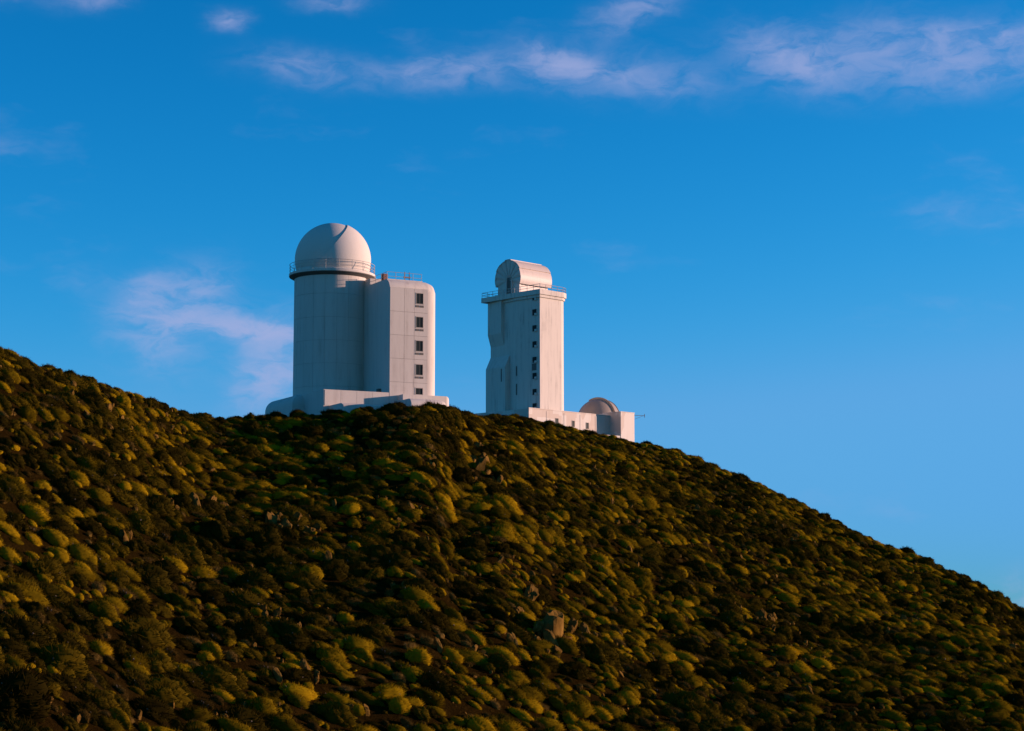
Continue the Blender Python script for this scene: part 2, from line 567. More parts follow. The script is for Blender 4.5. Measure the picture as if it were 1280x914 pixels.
def domed_tower():
    A = R(27)
    d0 = 250.0
    base = Zat(520, d0)
    fr = Frame(Xat(414, d0), d0, base - 2.5, A)
    root = empty('solar_observatory', fr.o, A)
    tag(root, 'white round tower with smooth spherical dome and square stair block', 'observatory')
    W = M['white']
    RC = 5.0                                   # radius of the round tower
    ly0 = -12.7                                # sunlit front of the stair block
    lx0 = fr.lx(487, ly0)
    lx1 = fr.lx(535, ly0) + 1.5
    ztop = fr.z(347.5, lx0, ly0)
    zdeck = fr.z(347, 0, 0)                    # gallery at the foot of the dome
    joints = [fr.z(v, lx0, ly0) for v in (358.5, 388.5, 418, 447.5, 477)]
    zbot = -2.0

    # round tower: core, then curved cladding panels with open joints
    bm = bmesh.new()
    bmesh.ops.create_cone(bm, cap_ends=True, segments=96, radius1=RC - .06, radius2=RC - .06, depth=zdeck - zbot,
                          matrix=Matrix.Translation((0, 0, (zdeck + zbot) / 2)))
    core = from_bm('round_wall', bm, M['joint'], root, True, R(30))
    zs = [zdeck - .05] + joints + [zbot + .3]
    nseg = 20
    for i in range(nseg):
        a0 = 2 * math.pi * i / nseg + R(4); a1 = a0 + 2 * math.pi / nseg
        am = (a0 + a1) / 2
        if -1.0 < am - 2 * math.pi * round(am / (2 * math.pi)) < .9:
            continue                            # behind the stair block
        for k in range(len(zs) - 1):
            g = .012
            arc_panel('wall_panel', W, core, RC - .055, RC, a0 + g / RC, a1 - g / RC, zs[k + 1] + g, zs[k] - g)

    # gallery deck, brackets, railing
    RG = 5.72
    bm = bmesh.new()
    prof = [(RC - .3, zdeck - .02), (RC + .12, zdeck - .16), (RG, zdeck + .0), (RG, zdeck + .30), (RC - .5, zdeck + .30)]
    n = 72
    ring = [[bm.verts.new((r * math.cos(2 * math.pi * i / n), r * math.sin(2 * math.pi * i / n), z)) for r, z in prof] for i in range(n)]
    for i in range(n):
        p, q = ring[i], ring[(i + 1) % n]
        for k in range(len(prof)):
            bm.faces.new((p[k], q[k], q[(k + 1) % len(prof)], p[(k + 1) % len(prof)]))
    gal = from_bm('gallery', bm, M['white'], root, True, R(30))
    bm = bmesh.new()
    prof = [(RC + .02, zdeck - .42), (RC + .02, zdeck - .17), (RG - .05, zdeck - .012), (RG - .05, zdeck - .08)]
    ring = [[bm.verts.new((r * math.cos(2 * math.pi * i / n), r * math.sin(2 * math.pi * i / n), z)) for r, z in prof] for i in range(n)]
    for i in range(n):
        p, q = ring[i], ring[(i + 1) % n]
        for k in range(4):
            bm.faces.new((p[k], q[k], q[(k + 1) % 4], p[(k + 1) % 4]))
    from_bm('gallery_soffit', bm, M['dark'], gal, True, R(30))
    rail = None
    for h, rr in ((1.25, .035), (.85, .022), (.45, .022)):
        bm = bmesh.new()
        for i in range(48):
            a0, a1 = 2 * math.pi * i / 48, 2 * math.pi * (i + 1) / 48
            bm_bar(bm, ((RG - .08) * math.cos(a0), (RG - .08) * math.sin(a0), zdeck + .3 + h),
                   ((RG - .08) * math.cos(a1), (RG - .08) * math.sin(a1), zdeck + .3 + h), rr, 5)
        from_bm('railing', bm, M['rail'], gal)
    pm = None
    for i in range(20):
        a = 2 * math.pi * i / 20 + .1
        if pm is None:
            bm = bmesh.new(); bm_bar(bm, (0, 0, 0), (0, 0, 1.28), .035, 6)
            p = from_bm('railing_post', bm, M['rail'], gal); pm = p.data
        else:
            p = link_mesh('railing_post', pm, gal)
        p.location = ((RG - .08) * math.cos(a), (RG - .08) * math.sin(a), zdeck + .29)

    # dome
    RD = 4.98
    zc = fr.z(325.8, 0, 0)
    bm = bmesh.new()
    bmesh.ops.create_uvsphere(bm, u_segments=96, v_segments=64, radius=RD)
    bmesh.ops.bisect_plane(bm, geom=bm.verts[:] + bm.edges[:] + bm.faces[:], plane_co=(0, 0, zdeck + .28 - zc), plane_no=(0, 0, 1), clear_inner=True)
    dome = from_bm('dome', bm, M['dome'], root, True)
    dome.location = (0, 0, zc)
    bm = bmesh.new()
    bmesh.ops.create_cone(bm, cap_ends=True, segments=72, radius1=RD * .985, radius2=RD * .96, depth=.55,
                          matrix=Matrix.Translation((0, 0, zdeck + .55 - zc)))
    from_bm('dome_skirt', bm, M['dome'], dome, True, R(30))
    # rotating cap: the shell on the lower side of the slanting seam, standing a little proud
    pa, pb, pc = Vector((.38, -.16, .911)), Vector((.18, -.925, .334)), Vector((-.56, -.752, -.347))
    rot = Matrix.Rotation(-A, 3, 'Z')
    pa, pb, pc = rot @ pa, rot @ pb, rot @ pc
    nn = (pb - pa).cross(pc - pa).normalized()
    if nn.dot(rot @ Vector((.6, -.5, -.6))) < 0:
        nn = -nn
    bm = bmesh.new()
    bmesh.ops.create_uvsphere(bm, u_segments=128, v_segments=80, radius=RD * 1.028)
    bmesh.ops.bisect_plane(bm, geom=bm.verts[:] + bm.edges[:] + bm.faces[:], plane_co=pb * RD, plane_no=nn, clear_inner=True)
    bmesh.ops.bisect_plane(bm, geom=bm.verts[:] + bm.edges[:] + bm.faces[:], plane_co=(0, 0, zdeck + .32 - zc), plane_no=(0, 0, 1), clear_inner=True)
    be = [e for e in bm.edges if e.is_boundary]
    ex = bmesh.ops.extrude_edge_only(bm, edges=be)
    for v in ex['geom']:
        if isinstance(v, bmesh.types.BMVert):
            v.co *= .968
    from_bm('dome_cap', bm, M['dome'], dome, True, R(40))

    # stair block
    blk = rounded_box('stair_block', W, root, lx0, lx1, ly0, 1.5, zbot, ztop,
                      (('y0', 'z1'), ('x1', 'z1'), ('x1', 'y0'), ('y1', 'z1'), ('x1', 'y1')), 1.45, 12)
    yb, yf = ly0 - .012, ly0 - .055
    cols = [lx0 + .02, fr.lx(505, ly0), fr.lx(517.4, ly0), fr.lx(534.5, ly0)]
    box('joint_backing', M['joint'], blk, cols[0] + .05, cols[3] - .02, yb, ly0 + .01, zbot + 1, joints[0] + .0)
    rows = joints + [fr.z(507, lx0, ly0)]
    wx0, wx1 = fr.lx(519.6, ly0), fr.lx(528.4, ly0)
    g = .014
    for k in range(len(rows) - 1):
        z1, z0 = rows[k] - g, rows[k + 1] + g
        for c in (0, 1):
            box('wall_panel', W, blk, cols[c] + (g if c else 0), cols[c + 1] - g, yf, yb - .002, z0, z1)
        vt = (366.6, 396.2, 425.9, 455.6, 485.2)[k]
        hz1 = fr.z(vt, wx0, ly0); hz0 = fr.z(vt + (13.2 if k < 4 else 8.0), wx0, ly0)
        bm = bmesh.new()
        hole_panel(bm, cols[2] + g, cols[3], z0, z1, wx0, wx1, hz0, hz1, yf, yb - .002)
        from_bm('wall_panel', bm, W, blk)
        # window: frame standing a little proud, dark pane set back, two vent slots beneath
        bm = bmesh.new(); fw = .07
        for a in ((wx0 - fw, wx0 + .02, hz0 - fw, hz1 + fw), (wx1 - .02, wx1 + fw, hz0 - fw, hz1 + fw),
                  (wx0, wx1, hz0 - fw, hz0 + .02), (wx0, wx1, hz1 - .02, hz1 + fw)):
            bm_box(bm, a[0], a[1], yf - .03, yf - .002 if a[0] != wx0 or True else yf, a[2], a[3])
        win = from_bm('window', bm, M['frame'], blk)
        pane = box('pane', M['glass'], win, wx0 - .01, wx1 + .01, yb - .012, yb - .004, hz0 - .01, hz1 + .01)
        box('mullion', M['dark'], win, (wx0 + wx1) / 2 - .02, (wx0 + wx1) / 2 + .02, yb - .03, yb - .013, hz0, hz1)
        if k < 4:
            sz1 = fr.z(vt + 15.0, wx0, ly0); sz0 = fr.z(vt + 17.6, wx0, ly0)
            wm = (wx0 + wx1) / 2
            for a, b_ in ((wx0 - .08, wm - .06), (wm + .06, wx1 + .08)):
                box('vent_slot', M['dark'], blk, a, b_, yf - .03, yf - .001, sz0, sz1)
    # pipe seam on the rounded corner side and roof things
    box('roof_curb', W, blk, lx0 + .3, lx1 - 1.6, ly0 + 1.6, -6.01, ztop - .01, ztop + .18)
    box('roof_sun_blocker', W, blk, lx0 + .06, lx1 - 1.6, -6.0, 1.2, ztop - .02, ztop + .95)  # hidden block added to keep the sun off the round tower below the gallery
    for h in (.55, 1.1):
        for p, q in (((lx0 + .3, ly0 + 1.7), (lx1 - 1.7, ly0 + 1.7)), ((lx0 + .3, ly0 + 1.7), (lx0 + .3, -5.2))):
            bar('roof_railing', M['rail'], blk, (*p, ztop + h), (*q, ztop + h), .028)
    for k in range(5):
        x = lx0 + .3 + (lx1 - 2.0 - lx0) * k / 4
        bar('railing_post', M['rail'], blk, (x, ly0 + 1.7, ztop), (x, ly0 + 1.7, ztop + 1.12), .03)
    for k in range(1, 4):
        y = ly0 + 1.7 + k * 1.9
        bar('railing_post', M['rail'], blk, (lx0 + .3, y, ztop), (lx0 + .3, y, ztop + 1.12), .03)
    xx = fr.lx(479.5, ly0 + 4.5)
    xx = max(xx, lx0 + .7)
    box('roof_cabinet', M['rust'], blk, xx - .32, xx + .32, ly0 + 4.0, ly0 + 4.7, ztop + .17, ztop + 1.25, .03)
    xx = fr.lx(508.5, ly0 + 2.2)
    bm = bmesh.new()
    for dx in (-.35, .28):
        bm_bar(bm, (xx + dx, ly0 + 2.2, ztop + .1), (xx + dx, ly0 + 2.2, ztop + 1.35), .05)
    bm_box(bm, xx - .5, xx + .42, ly0 + 2.1, ly0 + 2.3, ztop + .55, ztop + .72)
    from_bm('weather_sensor', bm, M['rust'], blk)

    # podium blocks round the foot
    zA = fr.z(498.5, -4, 0)
    rounded_box('podium', W, root, -7.6, -.5, -6.0, 4.2, zbot, zA, (('x0', 'z1'), ('y0', 'z1')), 1.6, 10)
    zB = fr.z(486.5, fr.lx(405, ly0), ly0 - .03)
    xb = fr.lx(405, ly0 - .03)
    ter = box('terrace', W, root, xb, lx0 - .004, ly0 - .03, -3.0, zbot, zB, .02)
    zB2 = zB - .62
    for k in range(4):
        xa = xb + .15 + (lx0 - xb - .3) * k / 4; xc = xb + .15 + (lx0 - xb - .3) * (k + 1) / 4
        box('parapet_panel', W, ter, xa + .015, xc - .015, ly0 - .075, ly0 - .034, zB2 - 1.4, zB - .06)
    xv = fr.lx(476, ly0 + 3)
    box('vent_box', M['dark'], ter, xv - .42, xv + .42, ly0 + 2.6, ly0 + 3.4, zB - .01, zB + .75, .04)
    lyC = -20.0
    xc0 = fr.lx(515, lyC); xc1 = fr.lx(553, lyC) + .9
    zC = fr.z(497.5, xc0, lyC)
    rounded_box('lower_terrace', W, root, xc0, xc1, lyC, ly0 + .6, zbot - 2, zC, (('x1', 'y0'), ('y0', 'z1'), ('x1', 'z1')), .9, 10)
    zC2 = fr.z(496.0, lx1 + .4, ly0 - 1.2)
    rounded_box('porch', W, root, lx0 + 1.2, lx1 + 1.0, ly0 - 1.6, -4.0, zbot, zC2, (('x1', 'y0'), ('x1', 'z1')), .7, 8)
    lyD = -17.0
    xd0 = fr.lx(428, lyD)
    rounded_box('planter_wall', W, root, xd0, xc0 - .5, lyD, ly0 + .4, zbot - 1, fr.z(503.5, xd0, lyD), (('y0', 'z1'), ('x0', 'y0')), .35, 6)
    # wall lamp on the round tower
    zl = fr.z(492.5, -3, -5)
    ang = R(-90) - A - R(31)
    bm = bmesh.new()
    bmesh.ops.create_icosphere(bm, subdivisions=2, radius=.17)
    lamp = from_bm('wall_lamp', bm, M['dome'], root, True)
    lamp.location = (5.14 * math.cos(ang), 5.14 * math.sin(ang), zl)
    return root


domed_tower()


# ------------------------------------------------------------------ square tower with folding hood
def offset_poly(poly, d):
    out = []
    n = len(poly)
    for i in range(n):
        p0, p1, p2 = Vector(poly[i - 1]), Vector(poly[i]), Vector(poly[(i + 1) % n])
        e1 = (p1 - p0).normalized(); e2 = (p2 - p1).normalized()
        n1 = Vector((e1.y, -e1.x)); n2 = Vector((e2.y, -e2.x))
        b = (n1 + n2).normalized()
        out.append(tuple(p1 + b * (d / max(.4, b.dot(n1)))))
    return out


def square_tower():
    A = R(45)
    d0 = 375.0
    base = Zat(520, d0) - 4.0
    fr = Frame(Xat(675, d0, 440), d0, base, A)
    root = empty('telescope_tower', fr.o, A)
    tag(root, 'tall narrow concrete tower topped by a ribbed barrel-shaped hood', 'tower')
    W = M['tower']
    plan = [(0, 0), (6.2, 0), (7.4, .55), (9.0, 4.0), (9.0, 15.6), (1.56, 15.6), (0, 6.7)]
    ztop = fr.z(368, 0, 0)
    zroof = fr.z(361.8, 0, 0)
    bm = bmesh.new()
    bm_prism(bm, plan, -6, ztop)
    body = from_bm('tower_wall', bm, W, root)
    # gallery slab with downstand
    bm = bmesh.new()
    bm_prism(bm, offset_poly(plan, .28), ztop - .55, ztop - .003)
    from_bm('corbel', bm, W, root)
    bm = bmesh.new()
    op = offset_poly(plan, .55)
    op[5] = (op[5][0] - 1.35, op[5][1] + .4)
    bm_prism(bm, op, ztop, zroof)
    gal = from_bm('gallery', bm, W, root)
    # railing
    rp = offset_poly(op, -.12)
    for i in range(len(rp)):
        p, q = rp[i], rp[(i + 1) % len(rp)]
        for h in (.5, 1.05):
            bar('railing', M['rail'], gal, (*p, zroof + h), (*q, zroof + h), .045, 5)
        L = (Vector(q) - Vector(p)).length
        n = max(1, int(L / 1.6))
        for k in range(n):
            c = Vector(p).lerp(Vector(q), k / n)
            bar('railing_post', M['rail'], gal, (c.x, c.y, zroof - .01), (c.x, c.y, zroof + 1.08), .05, 5)
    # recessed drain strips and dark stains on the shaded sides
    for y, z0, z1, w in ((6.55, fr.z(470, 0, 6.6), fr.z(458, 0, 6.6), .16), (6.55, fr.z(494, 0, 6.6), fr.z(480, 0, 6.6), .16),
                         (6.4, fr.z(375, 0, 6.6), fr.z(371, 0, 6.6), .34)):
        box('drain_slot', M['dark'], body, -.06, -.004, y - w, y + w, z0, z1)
    # windows near the corner: reveal, pane, added pale block imitating a glint of light
    vws = (371.5, 390.5, 410.5, 430.5, 450, 470, 490, 508)
    for i, v in enumerate(vws):
        y0, y1 = .85, 2.05
        z0, z1 = fr.z(v + 3.8, 0, 1.4), fr.z(v - 3.8, 0, 1.4)
        bm = bmesh.new(); t = .09
        bm_box(bm, -.10, -.003, y0 - t, y0, z0 - t, z1 + t); bm_box(bm, -.10, -.003, y1, y1 + t, z0 - t, z1 + t)
        bm_box(bm, -.10, -.003, y0, y1, z0 - t, z0); bm_box(bm, -.10, -.003, y0, y1, z1, z1 + t)
        win = from_bm('window', bm, M['tower'], body)
        box('pane', M['glass'], win, -.03, -.004, y0, y1, z0, z1)
        box('glint_block', M['dome'], win, -.34, -.10, y0 - .05, y0 + .42, z0 - .02, z0 + .42, .03)
    box('door_recess', M['dark'], body, -.05, -.004, 1.0, 2.2, fr.z(463, 0, 1.5), fr.z(452, 0, 1.5))
    # bays on the left flank
    P2, P3 = Vector((0, 6.7)), Vector((1.56, 15.6))
    e = (P3 - P2).normalized(); nrm = Vector((-e.y, e.x))

    def bay(name, s0, s1, prof):
        bm = bmesh.new()
        A_, B_ = [], []
        for p, z in prof:
            a = P2 + e * s0 + nrm * p; b = P2 + e * s1 + nrm * p
            A_.append(bm.verts.new((a.x, a.y, z))); B_.append(bm.verts.new((b.x, b.y, z)))
        n = len(prof)
        bm.faces.new(A_); bm.faces.new(B_[::-1])
        for i in range(n):
            bm.faces.new((A_[i], B_[i], B_[(i + 1) % n], A_[(i + 1) % n]))
        return from_bm(name, bm, W, root)
    zz = lambda v: fr.z(v, 1.5, 14)
    bay('upper_bay', 4.2, 9.0, [(-.2, zz(435)), (0, zz(434)), (.75, zz(419)), (.75, ztop - .01), (-.2, ztop - .01)])
    lb = bay('lower_bay', 2.2, 9.1, [(-.2, -6), (1.15, -6), (1.15, zz(462)), (0, zz(447)), (-.2, zz(447))])
    s0 = P2 + e * 3.5 + nrm * 1.152
    box('bay_slot', M['dark'], lb, s0.x - .04, s0.x + .02, s0.y - .15, s0.y + .15, zz(480), zz(464))

    # folding hood
    hx0, hx1 = .9, 10.0
    yc, RH = 10.0, 3.95
    zt = fr.z(324.3, 1.0, 10)
    zc = zt - RH
    house = box('hood_base', M['hood'], root, hx0 + .5, hx1 - .5, yc - 3.0, yc + 3.0, zroof - .01, zc - .3)
    for k in range(6):
        x = hx0 + .9 + k * 1.12
        box('base_opening', M['dark'], house, x, x + (.28 if k % 2 else .5), yc - 3.04, yc - 3.002, zc - 1.55, zc - (.75 if k % 3 else .5))
        box('roller_bracket', M['hood'], house, x + .6, x + .82, yc - 3.3, yc - 3.002, zc - 1.3, zc - .35)
    nh = 9
    th0, th1 = R(-22), R(202)
    for k in range(nh):
        a0 = th0 + (th1 - th0) * k / nh; a1 = th0 + (th1 - th0) * (k + 1) / nh
        rr = RH - .10 * abs(k - (nh - 1) / 2) * .5 - (.11 if k % 2 else 0)
        bm = bmesh.new()
        rows = []
        x0 = hx0 - .02 * (k % 2); x1 = hx1 + .06 * (k % 2)
        for i in range(6):
            a = a0 + (a1 - a0) * i / 5 + (0.012 if i == 5 else 0)
            # a = 0 points to -y (sunlit side), going over the top
            cy, cz = -math.cos(a), math.sin(a)
            rows.append([bm.verts.new((x, yc + cy * r, zc + cz * r)) for x, r in ((x0, rr), (x1, rr), (x1, rr - .16), (x0, rr - .16))])
        for i in range(5):
            p, q = rows[i], rows[i + 1]
            for j in range(4):
                bm.faces.new((p[j], p[(j + 1) % 4], q[(j + 1) % 4], q[j]))
        bm.faces.new(rows[0][::-1]); bm.faces.new(rows[-1])
        seg = from_bm('hood_segment', bm, M['hood'], root, True, R(20))
        for xe, sgn in ((x0, 1), (x1, -1)):
            # fan-shaped end gore, folded about its middle
            bm = bmesh.new()
            am = (a0 + a1) / 2
            hub = bm.verts.new((xe + sgn * .25, yc, zc - .25))
            rim = []
            for i in range(5):
                a = a0 + (a1 - a0) * i / 4
                bulge = .20 * math.sin(math.pi * i / 4)
                rim.append(bm.verts.new((xe + sgn * (.22 - bulge), yc - math.cos(a) * (rr - .08), zc + math.sin(a) * (rr - .08))))
            for i in range(4):
                bm.faces.new((hub, rim[i], rim[i + 1]))
            from_bm('end_gore', bm, M['hood'], seg)
            aa = a0
            bm = bmesh.new()
            bm_bar(bm, (xe + sgn * .16, yc - math.cos(aa) * .5, zc - .2 + math.sin(aa) * .5),
                   (xe + sgn * .16, yc - math.cos(aa) * (rr - .1), zc + math.sin(aa) * (rr - .1)), .07, 5)
            from_bm('rib', bm, M['hood'], seg)
    box('hood_front_wall', M['hood'], root, hx0 + .3, hx0 + .48, yc - 3.1, yc + 3.1, zroof - .01, zc - .1)
    door = box('hood_door', M['dark'], root, hx0 + .16, hx0 + .295, yc - .9, yc + .3, zroof + .1, zc + .15)
    for y in (yc - 1.05, yc + .45):
        box('door_post', M['dome'], root, hx0 - .05, hx0 + .29, y - .1, y + .1, zroof, zc - .35)
    return root, fr


tower_root, tfr = square_tower()


def annex():
    fr = tfr
    root = empty('annex_building', fr.o, fr.a)
    tag(root, 'low sunlit annex building with slot windows and small grey dome', 'building')
    W = M['annex']
    ly = -2.4
    x0, x1 = fr.lx(661, ly, 512), fr.lx(793, ly - 3.0, 520)
    zt = fr.z(510.5, x0, ly)
    xe0 = fr.lx(776, ly - 3.0, 530)
    wx = [(fr.lx(694.3, ly, 526), fr.lx(697.8, ly, 526)), (fr.lx(715, ly, 529), fr.lx(718, ly, 529)), (fr.lx(732.6, ly, 532), fr.lx(735.6, ly, 532))]
    core = box('long_wall', W, root, x0, xe0 + 1, ly, 14.0, -14, zt, .03)
    cop = box('coping', W, root, x0 - .06, xe0 + .2, ly - .06, ly + .5, zt + .003, zt + .18)
    tops = (523, 526, 528.5)
    for (a, b), v in zip(wx, tops):
        z1, z0 = fr.z(v, a, ly), fr.z(v + 7.5, a, ly)
        bm = bmesh.new(); t = .05
        bm_box(bm, a - t, a, ly - .07, ly - .003, z0 - t, z1 + t); bm_box(bm, b, b + t, ly - .07, ly - .003, z0 - t, z1 + t)
        bm_box(bm, a, b, ly - .07, ly - .003, z0 - t, z0); bm_box(bm, a, b, ly - .07, ly - .003, z1, z1 + t)
        w = from_bm('window', bm, M['frame'], core)
        box('pane', M['glass'], w, a, b, ly - .03, ly - .004, z0, z1)
    # pilaster joints along the wall
    for u in (684, 706, 726, 745, 757):
        xa = fr.lx(u, ly, 525)
        box('pilaster', W, core, xa - .25, xa + .25, ly - .05, ly - .003, -14, zt - .25)
    # end block standing forward of the wall
    ze = fr.z(515.2, xe0, ly - 3)
    eb = box('end_block', W, root, xe0, x1, ly - 3.0, 6, -16, ze, .03)
    box('parapet', W, eb, xe0 - .05, x1 + .05, ly - 3.05, ly + 2, ze + .003, ze + .16)
    box('plinth', W, root, fr.lx(752, ly - 3), xe0 - .004, ly - 2.9, ly - .002, -16, fr.z(545, xe0, ly - 3))
    # antenna boom on the end block
    yb_, zb_ = ly - 1.5, ze - .25
    bm = bmesh.new()
    bm_bar(bm, (x1 - .3, yb_, zb_), (x1 + 3.6, yb_ - 1.2, zb_ + .05), .05, 5)
    bm_bar(bm, (x1 - .1, yb_, zb_ - 1.3), (x1 + 3.2, yb_ - 1.1, zb_ + .0), .03, 5)
    bm_bar(bm, (x1 + 3.5, yb_ - 1.2, zb_ - .35), (x1 + 3.5, yb_ - 1.2, zb_ + .4), .06, 5)
    from_bm('antenna_boom', bm, M['dark'], root)
    # small grey dome behind the wall
    dd = 396.0
    wxp = Xat(747.5, dd, 515) - fr.o.x; wyp = dd - fr.o.y
    cx, cy = wxp * fr.c + wyp * fr.s, -wxp * fr.s + wyp * fr.c
    RD = 4.4
    zc = Zat(525.5, dd) - fr.o.z
    bm = bmesh.new()
    bmesh.ops.create_cone(bm, cap_ends=True, segments=48, radius1=RD + .1, radius2=RD + .1, depth=6, matrix=Matrix.Translation((cx, cy, zc - 3.05)))
    drum = from_bm('dome_drum', bm, M['annex'], root, True, R(30))
    bm = bmesh.new()
    bmesh.ops.create_uvsphere(bm, u_segments=32, v_segments=24, radius=RD)
    bmesh.ops.bisect_plane(bm, geom=bm.verts[:] + bm.edges[:] + bm.faces[:], plane_co=(0, 0, -.1), plane_no=(0, 0, 1), clear_inner=True)
    dome = from_bm('dome', bm, M['grey_dome'], root, True)
    dome.location = (cx, cy, zc)
    # shutter: arched band running over the crown, with raised side rails
    def band(name, mat, r0, r1, xa, xb):
        bm = bmesh.new()
        rows = []
        n = 28
        for i in range(n + 1):
            a = R(-2) + R(118) * i / n
            rows.append([bm.verts.new((x, -math.cos(a) * math.sqrt(max(.01, r * r - x * x)), math.sin(a) * math.sqrt(max(.01, r * r - x * x)))) for x, r in ((xa, r1), (xb, r1), (xb, r0), (xa, r0))])
        for i in range(n):
            p, q = rows[i], rows[i + 1]
            for j in range(4):
                bm.faces.new((p[j], p[(j + 1) % 4], q[(j + 1) % 4], q[j]))
        bm.faces.new(rows[0][::-1]); bm.faces.new(rows[-1])
        o = from_bm(name, bm, mat, dome, True, R(35))
        o.rotation_euler = (0, 0, R(8))
        return o
    band('shutter', M['grey_dome'], RD - .1, RD + .30, -.15, 1.75)
    band('shutter_rail', M['grey_dome'], RD - .1, RD + .42, -.42, -.16)
    band('shutter_rail', M['grey_dome'], RD - .1, RD + .42, 1.76, 2.0)
    return root


annex()

# ------------------------------------------------------------------ scrub, boulders, stones
def blade(V, Fc, p, d, L, w, rnd):
    s = d.cross(Vector((rnd.uniform(-1, 1), rnd.uniform(-1, 1), rnd.uniform(-1, 1))))
    if s.length < 1e-4:
        return
    s = s.normalized() * (w * .5)
    i = len(V)
    V += [tuple(p - s), tuple(p + s), tuple(p + d * L)]
    Fc.append((i, i + 1, i + 2))


def shrub_mesh(name, mat, seed, lobes, blades, blen, bwid, core=.86, upb=.45, hgt=.55, spread=.26, lobe_r=(.2, .34), lump=1.0, velvet=False):
    """dome-shaped shrub about one metre wide: dense inner mass of every lobe plus a coat of thin shoots"""
    rnd = random.Random(seed)
    V, Fc, NN = [], [], []
    L = [(Vector((0, 0, .12)), .40)]
    for k in range(lobes):
        a = rnd.uniform(0, 6.283); r = rnd.uniform(.5, 1) * spread
        L.append((Vector((r * math.cos(a), r * math.sin(a), rnd.uniform(.02, .16))), rnd.uniform(*lobe_r)))
    hz = hgt / .5
    tot = sum(r * r for _, r in L)
    for c, r in L:
        if core > 0:
            bm = bmesh.new()
            bmesh.ops.create_icosphere(bm, subdivisions=3, radius=1)
            off = len(V)
            for v in bm.verts:
                k = 1 + lump * .34 * mnoise.noise(v.co * 2.3 + Vector((seed, c.x * 9, c.y * 9))) + lump * .20 * mnoise.noise(v.co * 6 + Vector((c.x * 5, seed, 0))) + lump * .12 * mnoise.noise(v.co * 13 + Vector((0, seed, c.y * 5)))
                p = v.co * (r * core * k)
                V.append((c.x + p.x, c.y + p.y, (c.z + p.z) * hz))
                NN.append(Vector((v.co.x, v.co.y, v.co.z / hz)).normalized())
            Fc += [tuple(off + v.index for v in f.verts) for f in bm.faces]
            bm.free()
        for i in range(int(blades * r * r / tot)):
            z = rnd.uniform(-.25, 1); a = rnd.uniform(0, 6.283); q = math.sqrt(max(0, 1 - z * z))
            n = Vector((q * math.cos(a), q * math.sin(a), z))
            p = c + n * (r * core * rnd.uniform(.86, 1.02))
            d = (n * (1 - upb) + Vector((0, 0, upb)) + Vector((rnd.gauss(0, .3), rnd.gauss(0, .3), rnd.gauss(0, .3)))).normalized()
            m0 = len(V)
            blade(V, Fc, Vector((p.x, p.y, p.z * hz)), d, blen * rnd.uniform(.5, 1.2), bwid * rnd.uniform(.6, 1.3), rnd)
            if len(V) > m0:
                nb = Vector((n.x, n.y, n.z / hz)).normalized()
                NN += [nb, nb, (nb + Vector((rnd.gauss(0, .6), rnd.gauss(0, .6), rnd.gauss(0, .6)))).normalized()]
                g0, g1, g2 = (Vector(V[m0 + j]) for j in range(3))
                if (g1 - g0).cross(g2 - g0).dot(nb) < 0:
                    Fc[-1] = Fc[-1][::-1]
    me = bpy.data.meshes.new(name)
    me.from_pydata(V, [], Fc)
    for p in me.polygons:
        p.use_smooth = True
    if velvet:
        me.normals_split_custom_set_from_vertices([tuple(q) for q in NN])
    me.materials.append(mat)
    return me


def stem_mesh(seed):
    rnd = random.Random(seed)
    bm = bmesh.new()
    for k in range(7):
        a = rnd.uniform(0, 6.283); r = rnd.uniform(.12, .36)
        bm_bar(bm, (rnd.gauss(0, .05), rnd.gauss(0, .05), -.18), (r * math.cos(a), r * math.sin(a), rnd.uniform(.15, .3)), rnd.uniform(.010, .02), 4)
    me = bpy.data.meshes.new('stem')
    bm.to_mesh(me); bm.free()
    me.materials.append(M['wood'])
    return me


KIND = {
    'broom': [shrub_mesh('foliage', M['broom'], 10 + i, (1, 2, 3, 4, 5, 3, 4, 6)[i], 1400, .135, .014, .88, .30, (.40, .44, .48, .36, .42, .34, .46, .40)[i], .28, (.18, .34), .8, True) for i in range(8)],
    'evergreen': [shrub_mesh('foliage', M['evergreen'], 40 + i, (4, 5, 6, 5)[i], 1000, .15, .02, .84, .45, (.42, .5, .56, .38)[i], .40, (.13, .28)) for i in range(4)],
    'dry': [shrub_mesh('foliage', M['dry'], 60 + i, (3, 4, 5)[i], 800, .20, .014, .62, .5, (.5, .56, .46)[i], .3, (.14, .26)) for i in range(3)],
}
STEMS = [stem_mesh(90 + i) for i in range(3)]


def rock_mesh(seed, flat=1.0):
    rnd = random.Random(seed)
    bm = bmesh.new()
    bmesh.ops.create_icosphere(bm, subdivisions=3, radius=.5)
    o = Vector((seed * 3.1, seed * 1.7, 0))
    for v in bm.verts:
        k = 1 + .6 * mnoise.noise(v.co * 2.2 + o) + .34 * mnoise.noise(v.co * 6 + o)
        v.co *= k
    for k in range(7):                       # broken faces
        n = Vector((rnd.gauss(0, 1), rnd.gauss(0, 1), rnd.gauss(0, .6))).normalized()
        dd = rnd.uniform(.22, .36)
        for v in bm.verts:
            e = v.co.dot(n) - dd
            if e > 0:
                v.co -= n * e * .92
    for v in bm.verts:
        v.co.z *= flat
    me = bpy.data.meshes.new('boulder')
    bm.to_mesh(me); bm.free()
    me.materials.append(M['rock'])
    return me


ROCKS = [rock_mesh(i + 1, (1.0, 1.3, .75, 1.1, .9, 1.5)[i]) for i in range(6)]

# --- scatter the plants over the slope
npr = np.random.RandomState(11)


def patch(x, y):
    return float(np.sin(.09 * x + .05 * y + 1.2) * np.sin(.06 * y - .07 * x + .4) + .6 * np.sin(.21 * x + .13 * y) * np.sin(.17 * y - .12 * x + 2.0))


